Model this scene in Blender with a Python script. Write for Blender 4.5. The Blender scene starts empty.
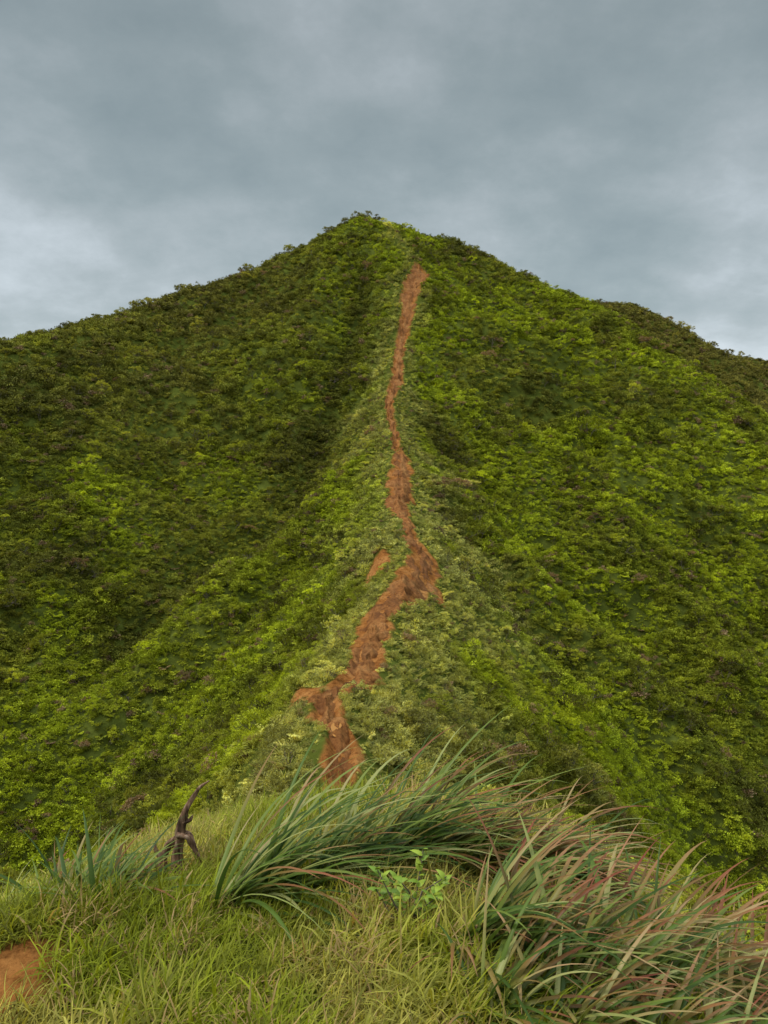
import bpy, math, numpy as np
R = np.random.RandomState(7)
scene = bpy.context.scene
rad = math.radians

# ------------------------------------------------------------------ noise
def _h(ix, iy, seed):
    n = (ix.astype(np.int64)*374761393 + iy.astype(np.int64)*668265263 + seed*974634777) & 0xFFFFFFFF
    n = ((n ^ (n >> 13))*1274126177) & 0xFFFFFFFF
    n = n ^ (n >> 16)
    return (n & 0xFFFFFF)/float(0xFFFFFF)
def vn(x, y, s=0):
    x = np.asarray(x, float); y = np.asarray(y, float)
    xi = np.floor(x); yi = np.floor(y); fx = x-xi; fy = y-yi
    fx = fx*fx*fx*(fx*(fx*6-15)+10); fy = fy*fy*fy*(fy*(fy*6-15)+10)
    a = _h(xi, yi, s); b = _h(xi+1, yi, s); c = _h(xi, yi+1, s); d = _h(xi+1, yi+1, s)
    return (a+(b-a)*fx)*(1-fy)+(c+(d-c)*fx)*fy
def fbm(x, y, s=0, o=4):
    v = 0; a = .5; t = 0
    for i in range(o):
        v = v+a*vn(x*2**i+17.3*i, y*2**i-9.1*i, s+i); t += a; a *= .5
    return v/t
def sst(a, b, x):
    t = np.clip((x-a)/(b-a), 0, 1); return t*t*(3-2*t)

# ------------------------------------------------------------------ terrain
# crest polylines: x, y, z, crest rounding, side slope
MAIN = [(0.2,-60,-16,3,.8),(0.1,-12,-3.2,2.6,.8),(0.0,-3,-1.8,2.4,.8),(0.0,0,-1.65,2.2,.8),(0.0,2,-1.76,2.0,.8),(0.0,3,-1.98,2.0,.8),(-.1,4,-2.5,1.9,.8),
 (-.2,5,-3.2,1.8,.8),(-.5,7,-4.8,1.5,.85),(-.9,10,-6.8,1.3,.88),(-1.2,15,-9.2,1.0,.9),(-1.3,19,-10.3,.9,.92),(-1.4,22,-10.6,.9,.95),
 (-2.2,28,-10.5,.9,.95),(-1.0,34,-10.8,1.0,.95),(.7,46,-10.2,.9,1.0),(2.2,56,-9.4,.9,1.0),(1.4,66,-8.3,.8,1.0),(1.2,72,-7.5,.8,1.0),
 (1.6,90,-3.6,.7,1.0),(.9,110,2.8,.7,.98),(3.2,140,15.4,.9,.90),(5.6,165,29.6,1.5,.78),(1.0,180,42.2,2.5,.7),(-5.1,186,45.2,3,.7)]
PK = (-5.1,186,45.2,3,.7)
LEFT = [PK,(-20.7,177,35.6,3,.7),(-37,162,26.2,3,.68),(-50,142,17.8,3,.66),(-58,122,11.6,3,.66),(-68,92,1,3,.66),(-92,40,-16,3,.66),(-130,-60,-45,3,.6)]
RIGHT = [PK,(2,188,44.6,3,.7),(15,186,40.9,3,.7),(30,176,31.6,3,.7),(41,166,24.6,2.5,.7),(49,151,13.8,2.5,.72),(62,126,-4.2,2.5,.75),(72,98,-22,3,.8),(95,40,-60,3,.8)]
FARR = [PK,(10,215,36,3,.7),(48,232,33,3,.65),(70,230,33.0,3,.65),(84,225,23.6,3,.65),(93,216,17.0,3,.65),(106,214,15.2,4,.6),(150,205,4,4,.6),(260,160,-40,4,.6)]
BACK = [PK,(-30,260,20,4,.6),(-60,420,-10,4,.5),(40,650,-60,5,.45)]
SP1 = [(-26,172,30,3,.7),(-31,140,12.5,2.5,.8),(-36,110,-4,2.5,.85),(-44,85,-22,3,.85)]
SP2 = [(22,182,35,3,.7),(29,150,15.5,2,.85),(35,122,-3,2,.9),(44,95,-23,2.5,.9)]
SP3 = [(1.6,88,-4.4,1.5,.9),(14,72,-15.5,1.8,1.0),(28,56,-29,2,1.0),(40,44,-42,2,1.)]
SP4 = [(-1.5,96,-3.5,1.5,.9),(-15,80,-15.5,2.,.95),(-29,64,-29,2.,.95)]
def tent(x, y, P):
    best = np.full(x.shape, -1e9); dm = np.full(x.shape, 1e9)
    P = np.array(P, float)
    for a, b in zip(P[:-1], P[1:]):
        dx, dy = b[0]-a[0], b[1]-a[1]
        t = np.clip(((x-a[0])*dx+(y-a[1])*dy)/(dx*dx+dy*dy), 0, 1)
        d = np.hypot(x-(a[0]+t*dx), y-(a[1]+t*dy))
        z = a[2]+t*(b[2]-a[2]); r = a[3]+t*(b[3]-a[3]); s = a[4]+t*(b[4]-a[4])
        best = np.maximum(best, z-s*(np.sqrt(d*d+r*r)-r)); dm = np.minimum(dm, d)
    return best, dm
def crest_x(y):
    M = np.array(MAIN); return np.interp(y, M[:, 1], M[:, 0])
# trail: y, x, width
TR = np.array([(14,-1.1,.5),(20,-1.25,.6),(22,-1.31,.7),(24,-1.38,.8),(25.5,-1.52,.85),(27,-2.1,.85),(29,-2.35,.95),(30.5,-1.6,1.15),(32.5,-.95,1.25),
 (35.5,-.76,1.3),(39,-.62,1.6),(43,.06,1.9),(46,1.2,2.1),(51,2.35,2.3),(56.5,2.8,1.9),(59.5,2.41,1.0),(66,1.75,.8),(72,1.31,1.9),(79,1.74,2.3),
 (86,2.1,2.0),(92,1.66,.9),(98,.95,.7),(110,.99,.9),(118,1.76,1.6),(131,2.7,1.4),(144,4.1,1.9),(151,4.7,2.9),(158,6.4,3.6),(161.5,7.4,3.0),(163.5,6.8,.9),(165,6.5,0)])
def tcx(y):
    return np.interp(y, TR[:, 0], TR[:, 1]) + .55*(fbm(y/2.4, y*0+3, 61, 3)-.5)*2*sst(20, 60, y)
def tw(y):
    return np.interp(y, TR[:, 0], TR[:, 2], left=0, right=0)
def gully_line(x, y):
    # erosion gully just left of the crest below the summit
    cx = np.interp(y, [95, 120, 150, 172], [-13, -8, -4.0, -3.5])
    return np.exp(-((x-cx)/2.6)**2)*sst(92, 112, y)*(1-sst(158, 174, y))
def base_h(x, y):
    b0, d0 = tent(x, y, MAIN); dmin = d0
    for P in (LEFT, RIGHT, FARR):
        dmin = np.minimum(dmin, tent(x, y, P)[1])
    wa = sst(1.5, 22, dmin)
    wx = x+7*(fbm(x/30, y/30, 5, 3)-.5)*wa
    wy = y+7*(fbm(x/30, y/30, 9, 3)-.5)*wa
    k = 1.0
    hs = [tent(wx, wy, P)[0] for P in (MAIN, LEFT, RIGHT, SP1, SP2, SP3, SP4)]+[tent(x, y, P)[0] for P in (FARR, BACK)]
    m = np.maximum.reduce(hs)
    s = sum(np.exp(np.clip((q-m)/k, -60, 0)) for q in hs)
    h = m+k*np.log(s)*.5
    fl = -95+25*fbm(x/300, y/300, 3, 3)
    h = np.maximum(h, fl)+6.0*np.log1p(np.exp(-np.abs(h-fl)/6.0))
    return h, dmin
def H(x, y):
    x = np.asarray(x, float); y = np.asarray(y, float)
    h, dm = base_h(x, y)
    am = sst(1.5, 20, dm)
    rn = 1-np.abs(2*fbm(x/26, y/17, 21, 4)-1)
    h = h+am*((rn-.8)*7.5)-2.0*gully_line(x, y)
    far = sst(6, 14, np.hypot(x, y))
    h = h+far*sst(0.8, 6, dm)*((fbm(x/6, y/6, 31, 3)-.5)*2.6)
    h = h+far*sst(60, 150, y)*(fbm(x/5, y/5, 33, 3)-.5)*1.6
    h = h+(fbm(x/1.3, y/1.3, 41, 3)-.5)*.24*np.clip(.35+far, 0, 1)
    # eroded knob and cut banks beside the trail
    h = h+1.3*np.exp(-(((x+.2)/1.1)**2+((y-57.0)/2.6)**2))
    h = h+.8*np.exp(-(((x+3.6)/.9)**2+((y-32.)/2.)**2))
    h = h+1.0*np.exp(-(((x-.2)/.8)**2+((y-93)/3.5)**2))
    h = h+.30*np.exp(-(((x+1.5)/.6)**2+((y-2.7)/.7)**2))
    h = h-.6*sst(.7, 2.6, x)*(1-sst(5, 12, y))*sst(-2, 1, y)
    t = np.abs(x-tcx(y))/np.maximum(tw(y)*.5, .05)
    dep = .32+.35*sst(60, 120, y)
    h = h-dep*(1-sst(.5, 1.3, t))*(tw(y) > 0)
    return h
def soil_mask(x, y):
    w = tw(y)*.5
    n = fbm(x/.6, y/.9, 77, 3)-.5
    m = (1-sst(w*.95, w*1.1+.2, np.abs(x-tcx(y))+n*.8))*(w > 0)
    def pt(cx, cy, rx, ry):
        return 1-sst(.75, 1.1, np.hypot((x-cx)/rx, (y-cy)/ry)+n*1.1)
    for p in ((-.4,54.8,1.2,1.9),(-3.1,30,.7,1.0),(-1.36,2.36,.27,.26),(3.6,50,.4,1.5),(5.4,155,1.0,4)):
        m = np.maximum(m, pt(*p))
    return m

def make_mesh(name, V, F, mats=(), attrs=None, smooth=False, midx=None):
    if not isinstance(F, (list, tuple)): F = [F]
    me = bpy.data.meshes.new(name)
    V = np.asarray(V, np.float32)
    me.vertices.add(len(V)); me.vertices.foreach_set('co', V.ravel())
    F = [np.asarray(f, np.int32) for f in F if len(f)]
    if F:
        idx = np.concatenate([f.ravel() for f in F])
        tot = np.concatenate([np.full(len(f), f.shape[1], np.int32) for f in F])
        st = np.concatenate([[0], np.cumsum(tot)[:-1]]).astype(np.int32)
        me.loops.add(len(idx)); me.loops.foreach_set('vertex_index', idx)
        me.polygons.add(len(tot)); me.polygons.foreach_set('loop_start', st)
        try: me.polygons.foreach_set('loop_total', tot)
        except Exception: pass
        if smooth: me.polygons.foreach_set('use_smooth', np.ones(len(tot), bool))
        if midx is not None: me.polygons.foreach_set('material_index', np.asarray(midx, np.int32))
    for m in mats: me.materials.append(m)
    for k, (ty, arr) in (attrs or {}).items():
        a = me.attributes.new(k, ty, 'POINT')
        key = {'FLOAT': 'value', 'INT': 'value', 'FLOAT_VECTOR': 'vector', 'FLOAT_COLOR': 'color'}[ty]
        a.data.foreach_set(key, np.asarray(arr, np.int32 if ty == 'INT' else np.float32).ravel())
    me.update(calc_edges=True)
    return me
def add_obj(name, me):
    o = bpy.data.objects.new(name, me); scene.collection.objects.link(o); return o

# ------------------------------------------------------------------ materials
def new_mat(name):
    m = bpy.data.materials.new(name); m.use_nodes = True
    m.node_tree.nodes.clear(); return m, m.node_tree.nodes, m.node_tree.links
def N(ns, t, **kw):
    n = ns.new(t)
    for k, v in kw.items(): setattr(n, k, v)
    return n
def mixc(ns, ls, fac, a, b, mode='MIX'):
    n = N(ns, 'ShaderNodeMix', data_type='RGBA', blend_type=mode)
    for s, v in ((0, fac), (6, a), (7, b)):
        if isinstance(v, bpy.types.NodeSocket): ls.new(v, n.inputs[s])
        else: n.inputs[s].default_value = v if s == 0 else (*v, 1)
    return n.outputs[2]
def noise(ns, ls, vec, scale, det=4, rough=.6):
    n = N(ns, 'ShaderNodeTexNoise'); n.inputs['Scale'].default_value = scale
    n.inputs['Detail'].default_value = det; n.inputs['Roughness'].default_value = rough
    if vec is not None: ls.new(vec, n.inputs['Vector'])
    return n.outputs[0]
def ramp(ns, ls, f, stops):
    n = N(ns, 'ShaderNodeValToRGB'); e = n.color_ramp.elements
    while len(e) < len(stops): e.new(.5)
    for q, (p, c) in zip(e, stops): q.position = p; q.color = (*c, 1)
    ls.new(f, n.inputs[0]); return n.outputs[0]
def soil_color(ns, ls, vec):
    a = ramp(ns, ls, noise(ns, ls, vec, .7, 6, .65), [(.34, (.24,.090,.026)), (.48, (.42,.165,.045)), (.66, (.56,.26,.085))])
    b = ramp(ns, ls, noise(ns, ls, vec, 5, 5, .75), [(.36, (.36,.30,.28)), (.54, (1,1,1))])
    c = mixc(ns, ls, .85, a, b, 'MULTIPLY')
    d = ramp(ns, ls, noise(ns, ls, vec, 38, 5, .75), [(.35, (.40,.35,.33)), (.55, (1,1,1))])
    return mixc(ns, ls, .6, c, d, 'MULTIPLY')

def leaf_material(name, trans=.28, rough=.5, var=.5):
    m, ns, ls = new_mat(name)
    at = N(ns, 'ShaderNodeAttribute', attribute_type='INSTANCER', attribute_name='tint')
    g = N(ns, 'ShaderNodeNewGeometry')
    v = ramp(ns, ls, g.outputs['Random Per Island'], [(0, (1-var,)*3), (.6, (1,1,1)), (1, (1+var*.5, 1+var*.45, 1.0))])
    c = mixc(ns, ls, 1, at.outputs['Color'], v, 'MULTIPLY')
    p = N(ns, 'ShaderNodeBsdfPrincipled'); p.inputs['Roughness'].default_value = rough
    p.inputs['Specular IOR Level'].default_value = .12
    ls.new(c, p.inputs['Base Color'])
    o = N(ns, 'ShaderNodeOutputMaterial')
    if trans:
        t = N(ns, 'ShaderNodeBsdfTranslucent')
        tc = mixc(ns, ls, 1, c, (1.35,1.25,.5), 'MULTIPLY'); ls.new(tc, t.inputs['Color'])
        mx = N(ns, 'ShaderNodeMixShader'); mx.inputs[0].default_value = trans
        ls.new(p.outputs[0], mx.inputs[1]); ls.new(t.outputs[0], mx.inputs[2]); ls.new(mx.outputs[0], o.inputs[0])
    else:
        ls.new(p.outputs[0], o.inputs[0])
    return m
M_leaf = leaf_material('leaf_foliage', .3)
M_leafb = leaf_material('leaf_foliage_dense', .0, .6)
M_grass = leaf_material('grass_blades', .35, rough=.55, var=.4)

def simple(name, stops, scale, rough=.9, bump=.4, stretch=(1,1,1)):
    m, ns, ls = new_mat(name)
    tc = N(ns, 'ShaderNodeTexCoord'); mp = N(ns, 'ShaderNodeMapping'); mp.inputs['Scale'].default_value = stretch
    ls.new(tc.outputs['Object'], mp.inputs[0])
    f = noise(ns, ls, mp.outputs[0], scale, 6, .65)
    p = N(ns, 'ShaderNodeBsdfPrincipled'); p.inputs['Roughness'].default_value = rough; p.inputs['Specular IOR Level'].default_value = .15
    ls.new(ramp(ns, ls, f, stops), p.inputs['Base Color'])
    b = N(ns, 'ShaderNodeBump'); b.inputs['Strength'].default_value = bump; b.inputs['Distance'].default_value = .02
    ls.new(f, b.inputs['Height']); ls.new(b.outputs[0], p.inputs['Normal'])
    o = N(ns, 'ShaderNodeOutputMaterial'); ls.new(p.outputs[0], o.inputs[0])
    return m
M_bark = simple('shrub_bark', [(.3, (.09,.07,.05)), (.7, (.27,.22,.17))], 20)
M_wood = simple('weathered_wood', [(.36, (.07,.040,.026)), (.5, (.27,.15,.09)), (.66, (.48,.33,.23))], 16, .9, .6, (3,3,.45))

def ground_mat():
    m, ns, ls = new_mat('hillside_ground')
    tc = N(ns, 'ShaderNodeTexCoord'); vec = tc.outputs['Object']
    a = ramp(ns, ls, noise(ns, ls, vec, .5, 8, .7), [(.3, (.045,.050,.011)), (.5, (.095,.110,.018)), (.7, (.15,.17,.030))])
    at = N(ns, 'ShaderNodeAttribute', attribute_name='soil')
    c = mixc(ns, ls, at.outputs['Fac'], a, soil_color(ns, ls, vec))
    p = N(ns, 'ShaderNodeBsdfPrincipled'); p.inputs['Roughness'].default_value = 1; p.inputs['Specular IOR Level'].default_value = 0
    ls.new(c, p.inputs['Base Color'])
    b = N(ns, 'ShaderNodeBump'); b.inputs['Strength'].default_value = .7; b.inputs['Distance'].default_value = .12
    ls.new(noise(ns, ls, vec, 5, 8, .75), b.inputs['Height']); ls.new(b.outputs[0], p.inputs['Normal'])
    o = N(ns, 'ShaderNodeOutputMaterial'); ls.new(p.outputs[0], o.inputs[0])
    return m
def trail_mat():
    m, ns, ls = new_mat('red_earth')
    tc = N(ns, 'ShaderNodeTexCoord'); vec = tc.outputs['Object']
    c = soil_color(ns, ls, vec)
    at = N(ns, 'ShaderNodeAttribute', attribute_name='rut_dark_edge_shade')
    c = mixc(ns, ls, at.outputs['Fac'], c, (.15,.055,.020))
    p = N(ns, 'ShaderNodeBsdfPrincipled'); p.inputs['Roughness'].default_value = .8; p.inputs['Specular IOR Level'].default_value = .12
    ls.new(c, p.inputs['Base Color'])
    b = N(ns, 'ShaderNodeBump'); b.inputs['Strength'].default_value = .9; b.inputs['Distance'].default_value = .2
    ls.new(noise(ns, ls, vec, 2.5, 8, .75), b.inputs['Height']); ls.new(b.outputs[0], p.inputs['Normal'])
    o = N(ns, 'ShaderNodeOutputMaterial'); ls.new(p.outputs[0], o.inputs[0])
    return m

# ------------------------------------------------------------------ ground sheet (polar grid)
ang = np.concatenate([np.linspace(-48, 48, 760), np.linspace(48, 312, 150)[1:-1]])
rr = np.concatenate([np.geomspace(.25, 5, 60), np.geomspace(5, 260, 620)[1:], np.geomspace(260, 4000, 70)[1:]])
A, RR = np.meshgrid(np.radians(ang), rr)
X = RR*np.sin(A); Y = RR*np.cos(A)
Z = H(X.ravel(), Y.ravel())
na, nr = len(ang), len(rr)
V = np.column_stack([X.ravel(), Y.ravel(), Z])
i = np.arange(nr-1)[:, None]*na; j = np.arange(na)[None, :]; j2 = (j+1) % na
F = np.stack([i+j, i+na+j, i+na+j2, i+j2], -1).reshape(-1, 4)[:, ::-1]
V = np.vstack([V, [0, 0, H(np.array([0.]), np.array([0.]))[0]]])
cap = np.column_stack([np.full(na, len(V)-1), np.arange(na), (np.arange(na)+1) % na])[:, ::-1]
sm = np.append(soil_mask(X.ravel(), Y.ravel()), 0)
me = make_mesh('mountain_ridge_terrain', V, [F, cap], [ground_mat()], {'soil': ('FLOAT', sm)}, smooth=True)
add_obj('mountain_ridge_terrain', me)

# ------------------------------------------------------------------ trail
ty = np.concatenate([np.arange(14.2, 60, .10), np.arange(60, 164.9, .2)])
C = 27
u = np.linspace(-1, 1, C)
TY, U = np.meshgrid(ty, u, indexing='ij')
edge = 1+1.1*(fbm(TY/1.1, np.sign(U)*5+TY*0, 91, 4)-.5)*2
TX = tcx(TY)+U*tw(TY)*.5*edge
fs = 1+TY/60
rut = (fbm(TX/.4/fs*1.3, TY/1.3/fs, 55, 4)-.5)*.40*fs**.9
st_ = TY/1.6/fs+fbm(TX/.8, TY/2, 57, 3)*2.5
step = ((st_ % 1)**2)*.2*fs**.7
TZ = H(TX.ravel(), TY.ravel()).reshape(TX.shape)+.09+(rut+step)*(1-U**2)-.25*np.abs(U)**5
rut_dark_edge_shade = np.clip(sst(.02, -.13, rut/fs**.9)*.7+.55*sst(.7, 1., np.abs(U)), 0, 1)  # darker in low ruts; shade painted into the colour along both edges
n0, n1 = TX.shape
i = np.arange(n0-1)[:, None]*n1; j = np.arange(n1-1)[None, :]
F = np.stack([i+j, i+j+1, i+n1+j+1, i+n1+j], -1).reshape(-1, 4)
add_obj('dirt_trail', make_mesh('dirt_trail', np.column_stack([TX.ravel(), TY.ravel(), TZ.ravel()]), F, [trail_mat()], {'rut_dark_edge_shade': ('FLOAT', rut_dark_edge_shade.ravel())}, smooth=True))

# puddle of muddy water
m, ns, ls = new_mat('muddy_water')
p = N(ns, 'ShaderNodeBsdfPrincipled'); p.inputs['Base Color'].default_value = (.50,.21,.035,1); p.inputs['Roughness'].default_value = .2
o = N(ns, 'ShaderNodeOutputMaterial'); ls.new(p.outputs[0], o.inputs[0])
th = np.linspace(0, 2*np.pi, 40, endpoint=False)
pr = 1+.5*(fbm(np.cos(th)*1.5+5, np.sin(th)*1.5, 8, 3)-.5)*2
px = -1.66+.2*pr*np.cos(th); py = 25.7+.6*pr*np.sin(th)
pz = H(np.array([-1.66]), np.array([25.7]))[0]+.25
Vp = np.vstack([np.column_stack([px, py, np.full(40, pz)]), [-1.66, 25.7, pz]])
Fp = np.column_stack([np.full(40, 40), np.arange(40), (np.arange(40)+1) % 40])
add_obj('muddy_puddle', make_mesh('muddy_puddle', Vp, [Fp], [m]))

# ------------------------------------------------------------------ plant prototypes
def leaves(P, Dn, L, W, rs, up=.55):
    n = len(P)
    a = Dn/np.linalg.norm(Dn, axis=1)[:, None]
    r = rs.normal(size=(n, 3))*.6+np.array([0, 0, up]); s = np.cross(a, r); s /= np.linalg.norm(s, axis=1)[:, None]+1e-9
    nn = np.cross(s, a)
    L = L[:, None]; W = W[:, None]
    v0 = P; v1 = P+a*L*.45+s*W+nn*L*.06; v2 = P+a*L-nn*L*.12; v3 = P+a*L*.45-s*W+nn*L*.06
    V = np.stack([v0, v1, v2, v3], 1).reshape(-1, 3)
    return V, np.arange(4*n).reshape(-1, 4)
def blades(B, az, lean, curl, L, W, S=4, p=1.3, fold=0.0):
    n = len(B); t = np.linspace(0, 1, S+1)
    th = lean[:, None]+curl[:, None]*t[None, :]**p
    d = np.stack([np.sin(th)*np.cos(az)[:, None], np.sin(th)*np.sin(az)[:, None], np.cos(th)], -1)
    pos = np.zeros((n, S+1, 3)); pos[:, 0] = B
    for k in range(S):
        pos[:, k+1] = pos[:, k]+.5*(d[:, k]+d[:, k+1])*(L[:, None]/S)
    side = np.stack([-np.sin(az), np.cos(az), 0*az], -1)[:, None, :]
    w = W[:, None]*(np.minimum(1, .45+2.2*t)*(1-t**2.2)+.03)[None, :]
    w = w[:, :, None]
    if fold:
        nrm = np.cross(np.broadcast_to(side, d.shape), d)
        Vv = np.stack([pos-side*w, pos-nrm*w*fold, pos+side*w], 2)
        K = 3
    else:
        Vv = np.stack([pos-side*w, pos+side*w], 2); K = 2
    V = Vv.reshape(-1, 3)
    T = np.broadcast_to(t[None, :, None], (n, S+1, K)).ravel()
    b = (np.arange(n)*(S+1)*K)[:, None, None]; s = (np.arange(S)*K)[None, :, None]; q = np.arange(K-1)[None, None, :]
    i0 = b+s+q
    F = np.stack([i0, i0+1, i0+K+1, i0+K], -1).reshape(-1, 4)
    return V, F, T
def tube(pts, rads, k=5):
    pts = np.array(pts, float); n = len(pts); V = []
    for q in range(n):
        t = pts[min(q+1, n-1)]-pts[max(q-1, 0)]; t = t/np.linalg.norm(t)
        a = np.cross(t, [0.31, .9, .2]); a /= np.linalg.norm(a); b = np.cross(t, a)
        for z in range(k):
            an = 2*np.pi*z/k; V.append(pts[q]+rads[q]*(a*np.cos(an)+b*np.sin(an)))
    F = [[q*k+z, q*k+(z+1) % k, (q+1)*k+(z+1) % k, (q+1)*k+z] for q in range(n-1) for z in range(k)]
    return np.array(V), np.array(F)

proto = bpy.data.collections.new('plant_kinds')
names = []
def add_proto(name, V, F, mats, midx=None):
    o = bpy.data.objects.new(name, make_mesh(name, V, F, mats, midx=midx)); proto.objects.link(o); names.append(name)
def sphere_dirs(n, rs, up=.0):
    d = rs.normal(size=(n, 3)); d[:, 2] = np.abs(d[:, 2])+up
    return d/np.linalg.norm(d, axis=1)[:, None]
def shrub(name, seed, nl, ls_, blobs, mat, lo=.22, hi=.36):
    rs = np.random.RandomState(seed); Vs = []; Fs = []; o = 0
    for b in range(blobs):
        a = rs.uniform(0, 6.28); r = rs.uniform(0, .38)
        c = np.array([r*np.cos(a), r*np.sin(a), rs.uniform(.02, .55)]); R_ = rs.uniform(.13, .25)
        n = nl//blobs
        d = sphere_dirs(n, rs, .0); P = c+d*R_*rs.uniform(.6, 1.05, (n, 1))
        D = d+rs.normal(size=(n, 3))*.5+np.array([0, 0, .35])
        V, F = leaves(P, D, ls_*rs.uniform(.6, 1.3, n), ls_*rs.uniform(lo, hi, n), rs)
        Vs.append(V); Fs.append(F+o); o += len(V)
    add_proto(name, np.vstack(Vs), np.vstack(Fs), [mat])
for k in range(5): shrub('a_shrub_fine_%d' % k, 10+k, 430, .088, 9, M_leaf, *((.22,.36) if k < 3 else (.12,.2)))
for k in range(5): shrub('b_shrub_coarse_%d' % k, 30+k, 250, .115, 9, M_leafb, *((.24,.38) if k < 3 else (.14,.24)))
for k in range(4):
    rs = np.random.RandomState(50+k); n = 60
    a = rs.uniform(0, 6.28, n); r = .28*np.sqrt(rs.uniform(0, 1, n))
    B = np.column_stack([r*np.cos(a), r*np.sin(a), 0*a-.03])
    az = np.where(rs.rand(n) < .5, rs.normal(.1, .6, n), a)
    V, F, T = blades(B, az, rs.uniform(.2, .8, n), rs.uniform(.6, 1.5, n), rs.uniform(.5, 1.0, n), rs.uniform(.012, .022, n), 4)
    add_proto('c_grass_tuft_%d' % k, V, F, [M_grass])
for k in range(4):
    rs = np.random.RandomState(70+k); Vs = []; Fs = []; o = 0
    for f in range(9):
        az = rs.uniform(0, 6.28); L = rs.uniform(.45, .75); c0 = rs.uniform(.3, .8)
        t = np.linspace(.15, 1, 11); th = c0+1.1*t
        pr_ = np.cumsum(np.sin(th))*L/11; pz_ = np.cumsum(np.cos(th))*L/11
        P = np.column_stack([pr_*np.cos(az), pr_*np.sin(az), pz_])
        sd = np.array([-np.sin(az), np.cos(az), 0]); fw = np.array([np.cos(az), np.sin(az), -.25])
        for s in (-1, 1):
            D = sd*s+fw*.5+rs.normal(size=(11, 3))*.1
            V, F = leaves(P, D, .22*np.sin(np.pi*(t*.85+.1))+.03, np.full(11, .035), rs)
            Vs.append(V); Fs.append(F+o); o += len(V)
    add_proto('d_fern_%d' % k, np.vstack(Vs), np.vstack(Fs), [M_leaf])
for k in range(4):
    rs = np.random.RandomState(90+k); Vs = []; Fs = []; mi = []; o = 0; tips = []
    def br(p, d, L, r, dep):
        global o
        pts = [p]; q = p.copy(); dd = d.copy()
        for s in range(3):
            dd = dd+rs.normal(size=3)*.18+np.array([0, 0, .05]); dd /= np.linalg.norm(dd); q = q+dd*L/3; pts.append(q.copy())
        V, F = tube(pts, np.linspace(r, r*.55, 4), 4)
        Vs.append(V); Fs.append(F+o); mi.extend([1]*len(F)); o += len(V)
        if dep == 0: tips.append(q); return
        for c in range(rs.randint(2, 4)):
            nd = dd+rs.normal(size=3)*.6; nd[2] = abs(nd[2])*.7+.15; nd /= np.linalg.norm(nd)
            br(q, nd, L*.72, r*.6, dep-1)
    for s in range(2):
        d0 = np.array([rs.normal()*.35, rs.normal()*.35, 1.]); br(np.array([rs.normal()*.05, rs.normal()*.05, -.05]), d0/np.linalg.norm(d0), .36, .02, 3)
    for q in tips:
        n = 16; d = sphere_dirs(n, rs); P = q+d*rs.uniform(.01, .08, (n, 1))
        V, F = leaves(P, d+rs.normal(size=(n, 3))*.3, rs.uniform(.05, .10, n), rs.uniform(.014, .024, n), rs)
        Vs.append(V); Fs.append(F+o); mi.extend([0]*len(F)); o += len(V)
    add_proto('e_twiggy_shrub_%d' % k, np.vstack(Vs), np.vstack(Fs), [M_leaf, M_bark], mi)
for k in range(5):
    rs = np.random.RandomState(110+k); n = 44
    a = rs.uniform(0, 6.28, n); r = .10*np.sqrt(rs.uniform(0, 1, n))
    B = np.column_stack([r*np.cos(a), r*np.sin(a), 0*a-.01])
    az = rs.normal(.0, 1.3, n)
    V, F, T = blades(B, az, rs.uniform(.1, 1.0, n), rs.uniform(.4, 1.8, n), rs.uniform(.06, .19, n), rs.uniform(.002, .0042, n), 4)
    add_proto('f_turf_%d' % k, V, F, [M_grass])
names.sort()
IDX = {c: [i for i, n in enumerate(names) if n.startswith(c+'_')] for c in 'abcdef'}

def gn_instancer(oname, P, idx, rot, scl, tint):
    me = make_mesh(oname, P, [], (), {'idx': ('INT', idx), 'rot': ('FLOAT_VECTOR', rot), 'scl': ('FLOAT_VECTOR', scl), 'tint': ('FLOAT_COLOR', np.column_stack([tint, np.ones(len(P))]))})
    ob = add_obj(oname, me)
    ng = bpy.data.node_groups.new(oname+'_scatter', 'GeometryNodeTree')
    ng.interface.new_socket('Geometry', in_out='INPUT', socket_type='NodeSocketGeometry')
    ng.interface.new_socket('Geometry', in_out='OUTPUT', socket_type='NodeSocketGeometry')
    ns, ls = ng.nodes, ng.links
    gi = ns.new('NodeGroupInput'); go = ns.new('NodeGroupOutput')
    ci = ns.new('GeometryNodeCollectionInfo'); ci.inputs['Collection'].default_value = proto
    ci.inputs['Separate Children'].default_value = True; ci.inputs['Reset Children'].default_value = True
    ip = ns.new('GeometryNodeInstanceOnPoints'); ip.inputs['Pick Instance'].default_value = True
    def na_(n, t):
        q = ns.new('GeometryNodeInputNamedAttribute'); q.data_type = t; q.inputs['Name'].default_value = n; return q.outputs['Attribute']
    ls.new(gi.outputs[0], ip.inputs['Points']); ls.new(ci.outputs[0], ip.inputs['Instance'])
    ls.new(na_('idx', 'INT'), ip.inputs['Instance Index'])
    ls.new(na_('rot', 'FLOAT_VECTOR'), ip.inputs['Rotation']); ls.new(na_('scl', 'FLOAT_VECTOR'), ip.inputs['Scale'])
    ls.new(ip.outputs[0], go.inputs[0])
    md = ob.modifiers.new('scatter', 'NODES'); md.node_group = ng
    return ob

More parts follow.
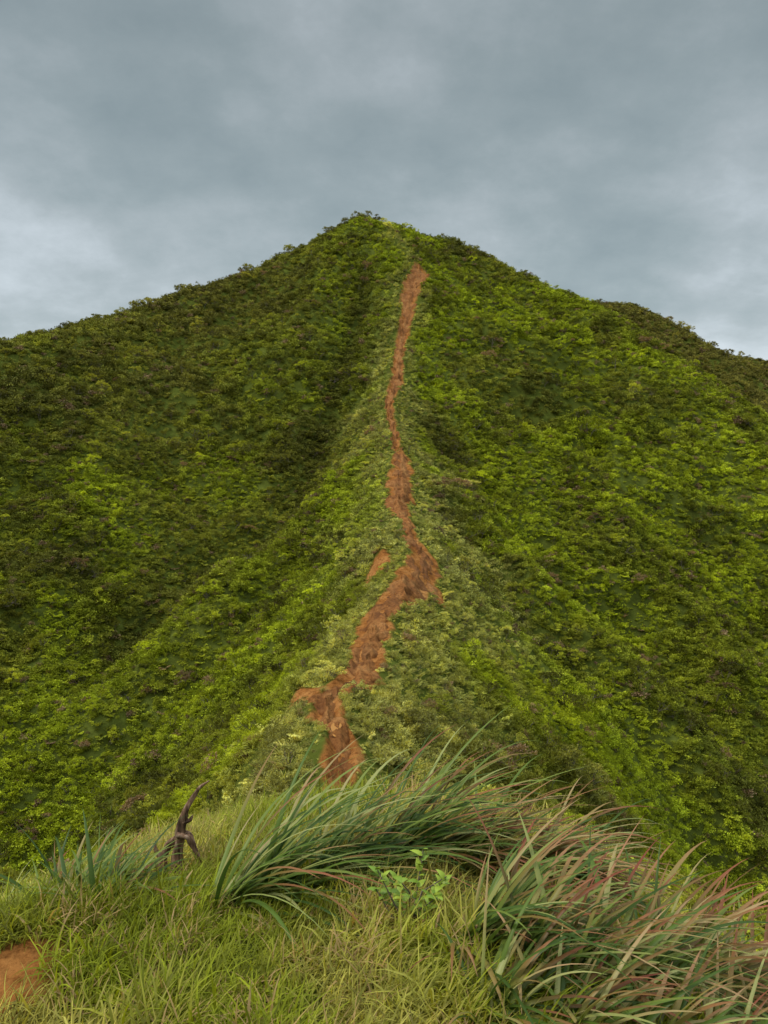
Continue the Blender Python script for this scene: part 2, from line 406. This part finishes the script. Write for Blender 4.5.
def sample(n, a0, a1, r0, r1):
    a = np.radians(R.uniform(a0, a1, n)); r = np.sqrt(R.uniform(0, 1, n)*(r1*r1-r0*r0)+r0*r0)
    return r*np.sin(a), r*np.cos(a)
C_bright = np.array([.43,.49,.026]); C_mid = np.array([.33,.34,.040]); C_dark = np.array([.165,.165,.028])
C_khaki = np.array([.56,.54,.16]); C_olive = np.array([.30,.275,.058]); C_brown = np.array([.34,.22,.12])
def lerp(a, b, t): return a+(b-a)*t[:, None]
def veg_tint(x, y):
    n = len(x)
    big = fbm(x/22, y/22, 101, 4); med = fbm(x/6, y/6, 103, 3); fine = R.rand(n)
    side = x-crest_x(y)
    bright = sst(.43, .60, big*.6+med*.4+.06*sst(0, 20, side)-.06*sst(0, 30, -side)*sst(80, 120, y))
    c = lerp(np.tile(C_mid, (n, 1)), np.tile(C_bright, (n, 1)), bright)
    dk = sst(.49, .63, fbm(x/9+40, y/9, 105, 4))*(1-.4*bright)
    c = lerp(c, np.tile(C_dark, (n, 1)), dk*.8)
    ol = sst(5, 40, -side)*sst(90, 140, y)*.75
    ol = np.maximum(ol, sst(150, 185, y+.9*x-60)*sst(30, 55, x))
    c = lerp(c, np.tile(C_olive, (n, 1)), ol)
    wd = np.interp(y, [10, 30, 60, 100, 150], [7, 8, 9, 8, 4])
    kh = (1-sst(.3, 1.0, np.abs(side)/wd+(med-.5)*1.6))*.8
    kh = np.where(y > 186, 0, kh)
    c = lerp(c, np.tile(C_khaki, (n, 1)), kh)
    gl = gully_line(x, y); c = lerp(c, np.tile(C_dark, (n, 1)), gl*.85)  # shade of the gully painted into the plant tint
    c = c*(.5+1.0*fine[:, None])*(.78+.44*R.rand(n)[:, None]*np.array([1.15, 1, .85]))
    br = R.rand(n) < .04
    c[br] = C_brown*(.6+.8*R.rand(br.sum())[:, None])
    return c, kh, bright, dk
PX, PY, PS, PI_, PC = [], [], [], [], []
def layer(n, a0, a1, r0, r1, smin, smax, kinds):
    x, y = sample(n, a0, a1, r0, r1)
    keep = (soil_mask(x, y) < .35+.35*R.rand(n)) & (np.abs(x-tcx(y)) > tw(y)*.5*(.75+.3*R.rand(n))+.05*(tw(y) > 0))
    x, y = x[keep], y[keep]; n = len(x)
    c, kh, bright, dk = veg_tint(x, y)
    sz = smin+(smax-smin)*R.rand(n)**2.4
    sz = sz*(.7+.7*fbm(x/5+9, y/5, 107, 3))*(1+.35*dk)*(1-.25*kh)
    near = 1-sst(0, 1.2, np.abs(x-tcx(y))-tw(y)*.5); near = near*(tw(y) > 0)
    sz = sz*(1-.5*near)
    low = (1-sst(1.0, 2.0, np.abs(x-(tcx(y)*.8))))*(y > 5)*(y < 25); sz = sz*(1-.55*low)
    u_ = R.rand(n)
    fine, pg, pf, pt = kinds
    gk = pg+kh*.38
    sh = np.array(IDX[fine]); idx = sh[R.randint(0, len(sh), n)]
    g = u_ < gk; idx[g] = np.array(IDX['c'])[R.randint(0, 4, g.sum())]; sz[g] *= .75
    f = (u_ >= gk) & (u_ < gk+pf); idx[f] = np.array(IDX['d'])[R.randint(0, 4, f.sum())]
    t = u_ > 1-pt; idx[t] = np.array(IDX['e'])[R.randint(0, 4, t.sum())]; sz[t] *= 1.6
    PX.append(x); PY.append(y); PS.append(sz); PI_.append(idx); PC.append(c)
layer(16000, -55, 55, 6.0, 20, .20, .58, ('a', .15, .25, .03))
layer(42000, -50, 50, 20, 55, .30, .95, ('a', .10, .22, .03))
layer(66000, -42, 42, 55, 115, .46, 1.25, ('b', .08, .15, .03))
layer(130000, -42, 42, 115, 260, .7, 1.7, ('b', .05, .10, .02))
layer(14000, 42, 318, 12, 260, 2.0, 4.0, ('b', .0, .0, .0))
layer(30000, -180, 180, 260, 1200, 6.0, 12.0, ('b', .0, .0, .0))
x = np.concatenate(PX); y = np.concatenate(PY); s = np.concatenate(PS); idx = np.concatenate(PI_); c = np.concatenate(PC)
z = H(x, y)-.06*s
n = len(x)
rot = np.column_stack([R.normal(0, .15, n), R.normal(0, .15, n), R.uniform(0, 6.28, n)])
isg = np.isin(idx, IDX['c']); rot[isg, 2] = R.normal(0, .7, isg.sum())
scl = np.column_stack([s*R.uniform(.8, 1.15, n), s*R.uniform(.8, 1.15, n), s*R.uniform(.7, 1.15, n)])
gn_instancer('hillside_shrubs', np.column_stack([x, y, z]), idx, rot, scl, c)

# larger bushes: dark ones in the gullies, lighter ones scattered, some standing up on the skyline crests
bx, by = sample(2600, -42, 42, 26, 190)
k = (soil_mask(bx, by) < .1) & (base_h(bx, by)[1] > 4.5) & (fbm(bx/9+40, by/9, 105, 4) > .47)
bx, by = bx[k], by[k]; bs = R.uniform(.9, 2.4, len(bx)); bc = C_dark*(.45+.8*R.rand(len(bx))[:, None])
lx, ly = sample(1500, -42, 42, 16, 170)
k = (soil_mask(lx, ly) < .1) & (base_h(lx, ly)[1] > 3.0); lx, ly = lx[k], ly[k]
lc = veg_tint(lx, ly)[0]
bx = np.append(bx, lx); by = np.append(by, ly); bs = np.append(bs, R.uniform(.8, 1.8, len(lx))); bc = np.vstack([bc, lc])
cx, cy, = [], []
for P in (LEFT[:6], RIGHT[:7], FARR[2:7]):
    P = np.array(P)
    for q in range(34):
        sg = R.randint(0, len(P)-1); t = R.rand(); cx.append(P[sg, 0]+t*(P[sg+1, 0]-P[sg, 0])+R.normal()*.8); cy.append(P[sg, 1]+t*(P[sg+1, 1]-P[sg, 1])+R.normal()*.8)
cx = np.array(cx); cy = np.array(cy)
tx_ = R.normal(-7, 3.5, 16); ty_ = 185+R.normal(0, 1, 16); cx = np.append(cx, tx_); cy = np.append(cy, ty_)
cs = .9+1.5*R.rand(len(cx))**2
bx = np.append(bx, cx); by = np.append(by, cy); bs = np.append(bs, cs); bc = np.vstack([bc, C_olive*(.4+.5*R.rand(len(cx))[:, None])])
n = len(bx)
kind = np.where(R.rand(n) < .35, np.array(IDX['e'])[R.randint(0, 4, n)], np.array(IDX['a'])[R.randint(0, 5, n)])
gn_instancer('hillside_bushes', np.column_stack([bx, by, H(bx, by)-.1]), kind, np.column_stack([0*bx, 0*bx, R.uniform(0, 6.28, n)]),
    np.column_stack([bs, bs, bs]), bc)

# knoll turf
n = 18500
gx = R.uniform(-4.2, 4.2, n); gy = R.uniform(.9, 8.5, n)
k = (soil_mask(gx, gy) < .3+.5*R.rand(n)) & (np.hypot((gx+1.0)/.13, (gy-3.45)/.25) > 1); gx, gy = gx[k], gy[k]; n = len(gx)
pa = fbm(gx/.5, gy/.5, 201, 3); pb = R.rand(n)
tc_ = lerp(np.tile([.28,.31,.022], (n, 1)), np.tile([.50,.44,.10], (n, 1)), sst(.42, .62, pa))
tc_ = tc_*(.5+.85*pb[:, None])
dd = R.rand(n) < .11; tc_[dd] = np.array([.52,.35,.15])
gs = R.uniform(.6, 1.25, n)*(.5+1.0*fbm(gx/.35, gy/.35, 203, 2))
gn_instancer('short_grass', np.column_stack([gx, gy, H(gx, gy)]), np.array(IDX['f'])[R.randint(0, 5, n)],
    np.column_stack([R.normal(0, .12, n), R.normal(0, .12, n), R.normal(0, .8, n)]), np.column_stack([gs]*3), tc_)

# ------------------------------------------------------------------ long wind-blown grass
def long_grass_mat():
    m, ns, ls = new_mat('long_grass_blade')
    at = N(ns, 'ShaderNodeAttribute', attribute_name='tt'); ar = N(ns, 'ShaderNodeAttribute', attribute_name='rnd')
    a2 = N(ns, 'ShaderNodeAttribute', attribute_name='dry')
    base = ramp(ns, ls, ar.outputs['Fac'], [(0, (.055,.10,.014)), (.35, (.13,.20,.025)), (.7, (.25,.30,.05)), (1, (.50,.48,.17))])
    tip = ramp(ns, ls, ar.outputs['Fac'], [(0, (.30,.07,.035)), (.5, (.46,.16,.075)), (1, (.56,.36,.17))])
    f = N(ns, 'ShaderNodeMath', operation='MULTIPLY'); ls.new(a2.outputs['Fac'], f.inputs[0])
    r = N(ns, 'ShaderNodeMapRange'); r.inputs[1].default_value = .3; r.inputs[2].default_value = .75
    ls.new(at.outputs['Fac'], r.inputs[0]); ls.new(r.outputs[0], f.inputs[1])
    c = mixc(ns, ls, f.outputs[0], base, tip)
    p = N(ns, 'ShaderNodeBsdfPrincipled'); p.inputs['Roughness'].default_value = .4; p.inputs['Specular IOR Level'].default_value = .3
    ls.new(c, p.inputs['Base Color'])
    t = N(ns, 'ShaderNodeBsdfTranslucent'); ls.new(c, t.inputs['Color'])
    mx = N(ns, 'ShaderNodeMixShader'); mx.inputs[0].default_value = .3
    ls.new(p.outputs[0], mx.inputs[1]); ls.new(t.outputs[0], mx.inputs[2])
    o = N(ns, 'ShaderNodeOutputMaterial'); ls.new(mx.outputs[0], o.inputs[0]); return m
M_long = long_grass_mat()
def clump(name, pts, nb, az0, azs, Lr, seed, dry, lean=(.3, 1.2), curl=(.6, 1.7), W=(.005, .0135), tone=(0, 1)):
    rs = np.random.RandomState(seed)
    pts = np.array(pts, float); w = rs.randint(0, len(pts), nb)
    bx = pts[w, 0]+rs.normal(0, 1, nb)*pts[w, 2]; by = pts[w, 1]+rs.normal(0, 1, nb)*pts[w, 2]
    B = np.column_stack([bx, by, H(bx, by)-.02])
    V, F, T = blades(B, rs.normal(az0, azs, nb), rs.uniform(*lean, nb), rs.uniform(*curl, nb), rs.uniform(*Lr, nb), rs.uniform(*W, nb), 12, 1.5, .45)
    K = 39
    rnd = np.repeat(rs.uniform(*tone, nb)**1.2, K); dr = np.repeat((rs.rand(nb) < dry)*rs.uniform(.5, 1, nb), K)
    add_obj(name, make_mesh(name, V, F, [M_long], {'tt': ('FLOAT', T), 'rnd': ('FLOAT', rnd), 'dry': ('FLOAT', dr)}, smooth=True))
clump('long_grass_clump', [(-.66,2.9,.03),(-.52,2.95,.04),(-.33,3.05,.04),(-.12,3.15,.05),(.04,3.3,.05)], 310, .12, .55, (.45, .95), 1, .25)
clump('long_grass_clump', [(.15,3.3,.05),(.34,3.25,.05),(.55,3.25,.06),(.7,3.25,.06)], 300, -.1, .5, (.4, .8), 2, .7, lean=(.5,1.4))
clump('long_grass_clump', [(.28,2.45,.04),(.42,2.35,.05),(.58,2.35,.05),(.8,2.4,.06)], 280, .05, .75, (.35, .72), 3, .5, lean=(.3,1.4))
clump('long_grass_clump', [(.30,2.1,.03),(.5,2.05,.04),(.75,2.05,.05),(1.0,2.1,.05),(1.2,2.2,.05)], 340, .05, .85, (.3, .58), 4, .6, lean=(.3,1.4))
clump('long_grass_clump', [(1.05,2.6,.06),(1.3,2.75,.07),(1.5,2.9,.08)], 260, .0, .75, (.4, .7), 7, .85, lean=(.4,1.45))
clump('long_grass_clump', [(-1.30,3.05,.05),(-1.14,2.95,.04),(-1.42,3.2,.05)], 190, .5, 1.2, (.22, .48), 5, .15, tone=(0,.8))
clump('long_grass_clump', [(-2.05,3.6,.1),(-1.85,3.6,.12),(-1.6,3.8,.1)], 240, .3, .6, (.35, .6), 6, .15, W=(.002,.005), tone=(.4,1))

# ------------------------------------------------------------------ broadleaf weed
def broadleaf(name, x0, y0, seed):
    rs = np.random.RandomState(seed); z0 = H(np.array([x0]), np.array([y0]))[0]
    Vs = []; Fs = []; mi = []; o = 0
    for s in range(7):
        a = rs.uniform(0, 6.28); top = np.array([x0+.13*np.cos(a), y0+.10*np.sin(a), z0+rs.uniform(.14, .28)])
        b = np.array([x0, y0, z0]); mid = (b+top)/2+rs.normal(size=3)*.02
        V, F = tube([b, mid, top], [.004, .003, .002], 5); Vs.append(V); Fs.append(F+o); mi += [1]*len(F); o += len(V)
        for k in range(11):
            t = .3+.7*k/10; P = b+(top-b)*t; az = k*2.4+rs.uniform(-.3, .3); L = rs.uniform(.03, .055)
            V, F, T = blades(P[None], np.array([az]), np.array([rs.uniform(.4, 1.2)]), np.array([rs.uniform(.5, 1.4)]), np.array([L]), np.array([L*.3]), 5, 1.2, .25)
            Vs.append(V); Fs.append(F+o); mi += [0]*len(F); o += len(V)
    m, ns, ls = new_mat('broad_leaf')
    g = N(ns, 'ShaderNodeNewGeometry')
    c = ramp(ns, ls, g.outputs['Random Per Island'], [(0, (.16,.26,.012)), (1, (.36,.44,.03))])
    p = N(ns, 'ShaderNodeBsdfPrincipled'); p.inputs['Roughness'].default_value = .5; ls.new(c, p.inputs['Base Color'])
    oo = N(ns, 'ShaderNodeOutputMaterial'); ls.new(p.outputs[0], oo.inputs[0])
    add_obj(name, make_mesh(name, np.vstack(Vs), np.vstack(Fs), [m, M_bark], smooth=True, midx=mi))
broadleaf('broadleaf_plant', .10, 2.62, 3)

# ------------------------------------------------------------------ dead stump
def stump(name, x0, y0):
    z0 = H(np.array([x0]), np.array([y0]))[0]
    parts = [
     ([(-.01,0,-.08),(.0,0,.04),(.005,0,.12),(.02,.0,.19),(.03,0,.26),(.05,.0,.33),(.085,0,.40),(.12,0,.455),(.17,0,.49)], [.036,.028,.022,.025,.019,.014,.011,.008,.003]),
     ([(-.075,0,-.08),(-.08,.01,.02),(-.072,.01,.09),(-.04,.01,.155),(.01,0,.20)], [.028,.025,.022,.019,.016]),
     ([(.015,0,.22),(.065,-.01,.215),(.085,-.01,.17),(.105,-.01,.12),(.122,0,.075)], [.021,.018,.015,.011,.003]),
     ([(.04,0,.28),(.072,0,.29),(.088,0,.32)], [.012,.009,.003]),
     ([(-.074,0,.10),(-.10,0,.145),(-.098,0,.185)], [.012,.008,.002])]
    Vs = []; Fs = []; o = 0
    for pts, rd in parts:
        P = np.array(pts); t = np.linspace(0, 1, len(P)); tt = np.linspace(0, 1, len(P)*5)
        P = np.column_stack([np.interp(tt, t, P[:, q]) for q in range(3)]); rd = np.interp(tt, t, rd)
        for _ in range(2): P[1:-1] = (P[:-2]+2*P[1:-1]+P[2:])/4
        k = 14; V, F = tube(P, rd, k)
        an = np.tile(np.arange(k), len(P)); rw = np.repeat(np.arange(len(P)), k)
        f = .6+.8*vn(an*.9, rw*.2, 5)
        cc = np.repeat(P, k, 0); V = cc+(V-cc)*f[:, None]
        Vs.append(V); Fs.append(F+o); o += len(V)
    V = np.vstack(Vs)+np.array([x0, y0, z0])
    add_obj(name, make_mesh(name, V, np.vstack(Fs), [M_wood], smooth=True))
stump('dead_tree_stump', -1.0, 3.5)

# ------------------------------------------------------------------ world, sun, camera
w = bpy.data.worlds.new('World'); scene.world = w; w.use_nodes = True
ns, ls = w.node_tree.nodes, w.node_tree.links; ns.clear()
SUN_EL, SUN_AZ = rad(50), rad(-95)
sky = N(ns, 'ShaderNodeTexSky', sky_type='NISHITA'); sky.sun_disc = False
sky.sun_elevation = SUN_EL; sky.sun_rotation = SUN_AZ
tc = N(ns, 'ShaderNodeTexCoord'); sp = N(ns, 'ShaderNodeSeparateXYZ'); ls.new(tc.outputs['Generated'], sp.inputs[0])
def math_(op, a, b=None):
    n = N(ns, 'ShaderNodeMath', operation=op)
    for i_, v in enumerate((a, b)):
        if v is None: continue
        if isinstance(v, (int, float)): n.inputs[i_].default_value = v
        else: ls.new(v, n.inputs[i_])
    return n.outputs[0]
zz = math_('MAXIMUM', sp.outputs[2], 0.0); den = math_('ADD', zz, .42)
cb = N(ns, 'ShaderNodeCombineXYZ'); ls.new(math_('DIVIDE', sp.outputs[0], den), cb.inputs[0]); ls.new(math_('DIVIDE', sp.outputs[1], den), cb.inputs[1])
n0_ = noise(ns, ls, cb.outputs[0], 1.7, 3, .5)
n1_ = noise(ns, ls, cb.outputs[0], 4.0, 9, .62)
nm = math_('ADD', math_('MULTIPLY', n0_, .66), math_('MULTIPLY', n1_, .34))
c1 = ramp(ns, ls, nm, [(.36, (.255,.325,.352)), (.47, (.33,.40,.425)), (.54, (.41,.475,.505)), (.64, (.58,.65,.70))])
hor = N(ns, 'ShaderNodeMapRange'); ls.new(zz, hor.inputs[0]); hor.inputs[1].default_value = 0.0; hor.inputs[2].default_value = .42; hor.inputs[3].default_value = 1.25; hor.inputs[4].default_value = .88
zen = N(ns, 'ShaderNodeMapRange', interpolation_type='SMOOTHSTEP'); ls.new(zz, zen.inputs[0]); zen.inputs[1].default_value = .5; zen.inputs[2].default_value = .92; zen.inputs[3].default_value = 1; zen.inputs[4].default_value = 4.3
k_ = math_('MULTIPLY', hor.outputs[0], zen.outputs[0])
vm = N(ns, 'ShaderNodeVectorMath', operation='SCALE'); ls.new(c1, vm.inputs[0]); ls.new(k_, vm.inputs['Scale'])
b1 = N(ns, 'ShaderNodeBackground'); ls.new(vm.outputs[0], b1.inputs[0]); b1.inputs[1].default_value = 1.0
b2 = N(ns, 'ShaderNodeBackground'); ls.new(sky.outputs[0], b2.inputs[0]); b2.inputs[1].default_value = .08
mx = N(ns, 'ShaderNodeMixShader'); mx.inputs[0].default_value = .93
ls.new(b2.outputs[0], mx.inputs[1]); ls.new(b1.outputs[0], mx.inputs[2])
wo = N(ns, 'ShaderNodeOutputWorld'); ls.new(mx.outputs[0], wo.inputs[0])

from mathutils import Vector
L = bpy.data.lights.new('sun', 'SUN'); L.energy = 1.5; L.angle = rad(12); L.color = (1, .92, .78)
lo = bpy.data.objects.new('sun', L); scene.collection.objects.link(lo)
d = Vector((math.sin(SUN_AZ)*math.cos(SUN_EL), math.cos(SUN_AZ)*math.cos(SUN_EL), math.sin(SUN_EL)))
lo.rotation_euler = d.to_track_quat('Z', 'Y').to_euler()

cam = bpy.data.cameras.new('camera'); co = bpy.data.objects.new('camera', cam); scene.collection.objects.link(co)
cam.sensor_fit = 'VERTICAL'; cam.sensor_height = 36; cam.lens = 27.2; cam.clip_start = .05; cam.clip_end = 9000
co.location = (0, 0, 0); co.rotation_euler = (rad(90-6.8), 0, 0)
scene.camera = co
scene.view_settings.view_transform = 'Standard'; scene.view_settings.look = 'None'; scene.view_settings.exposure = 0
print('plants', len(x))
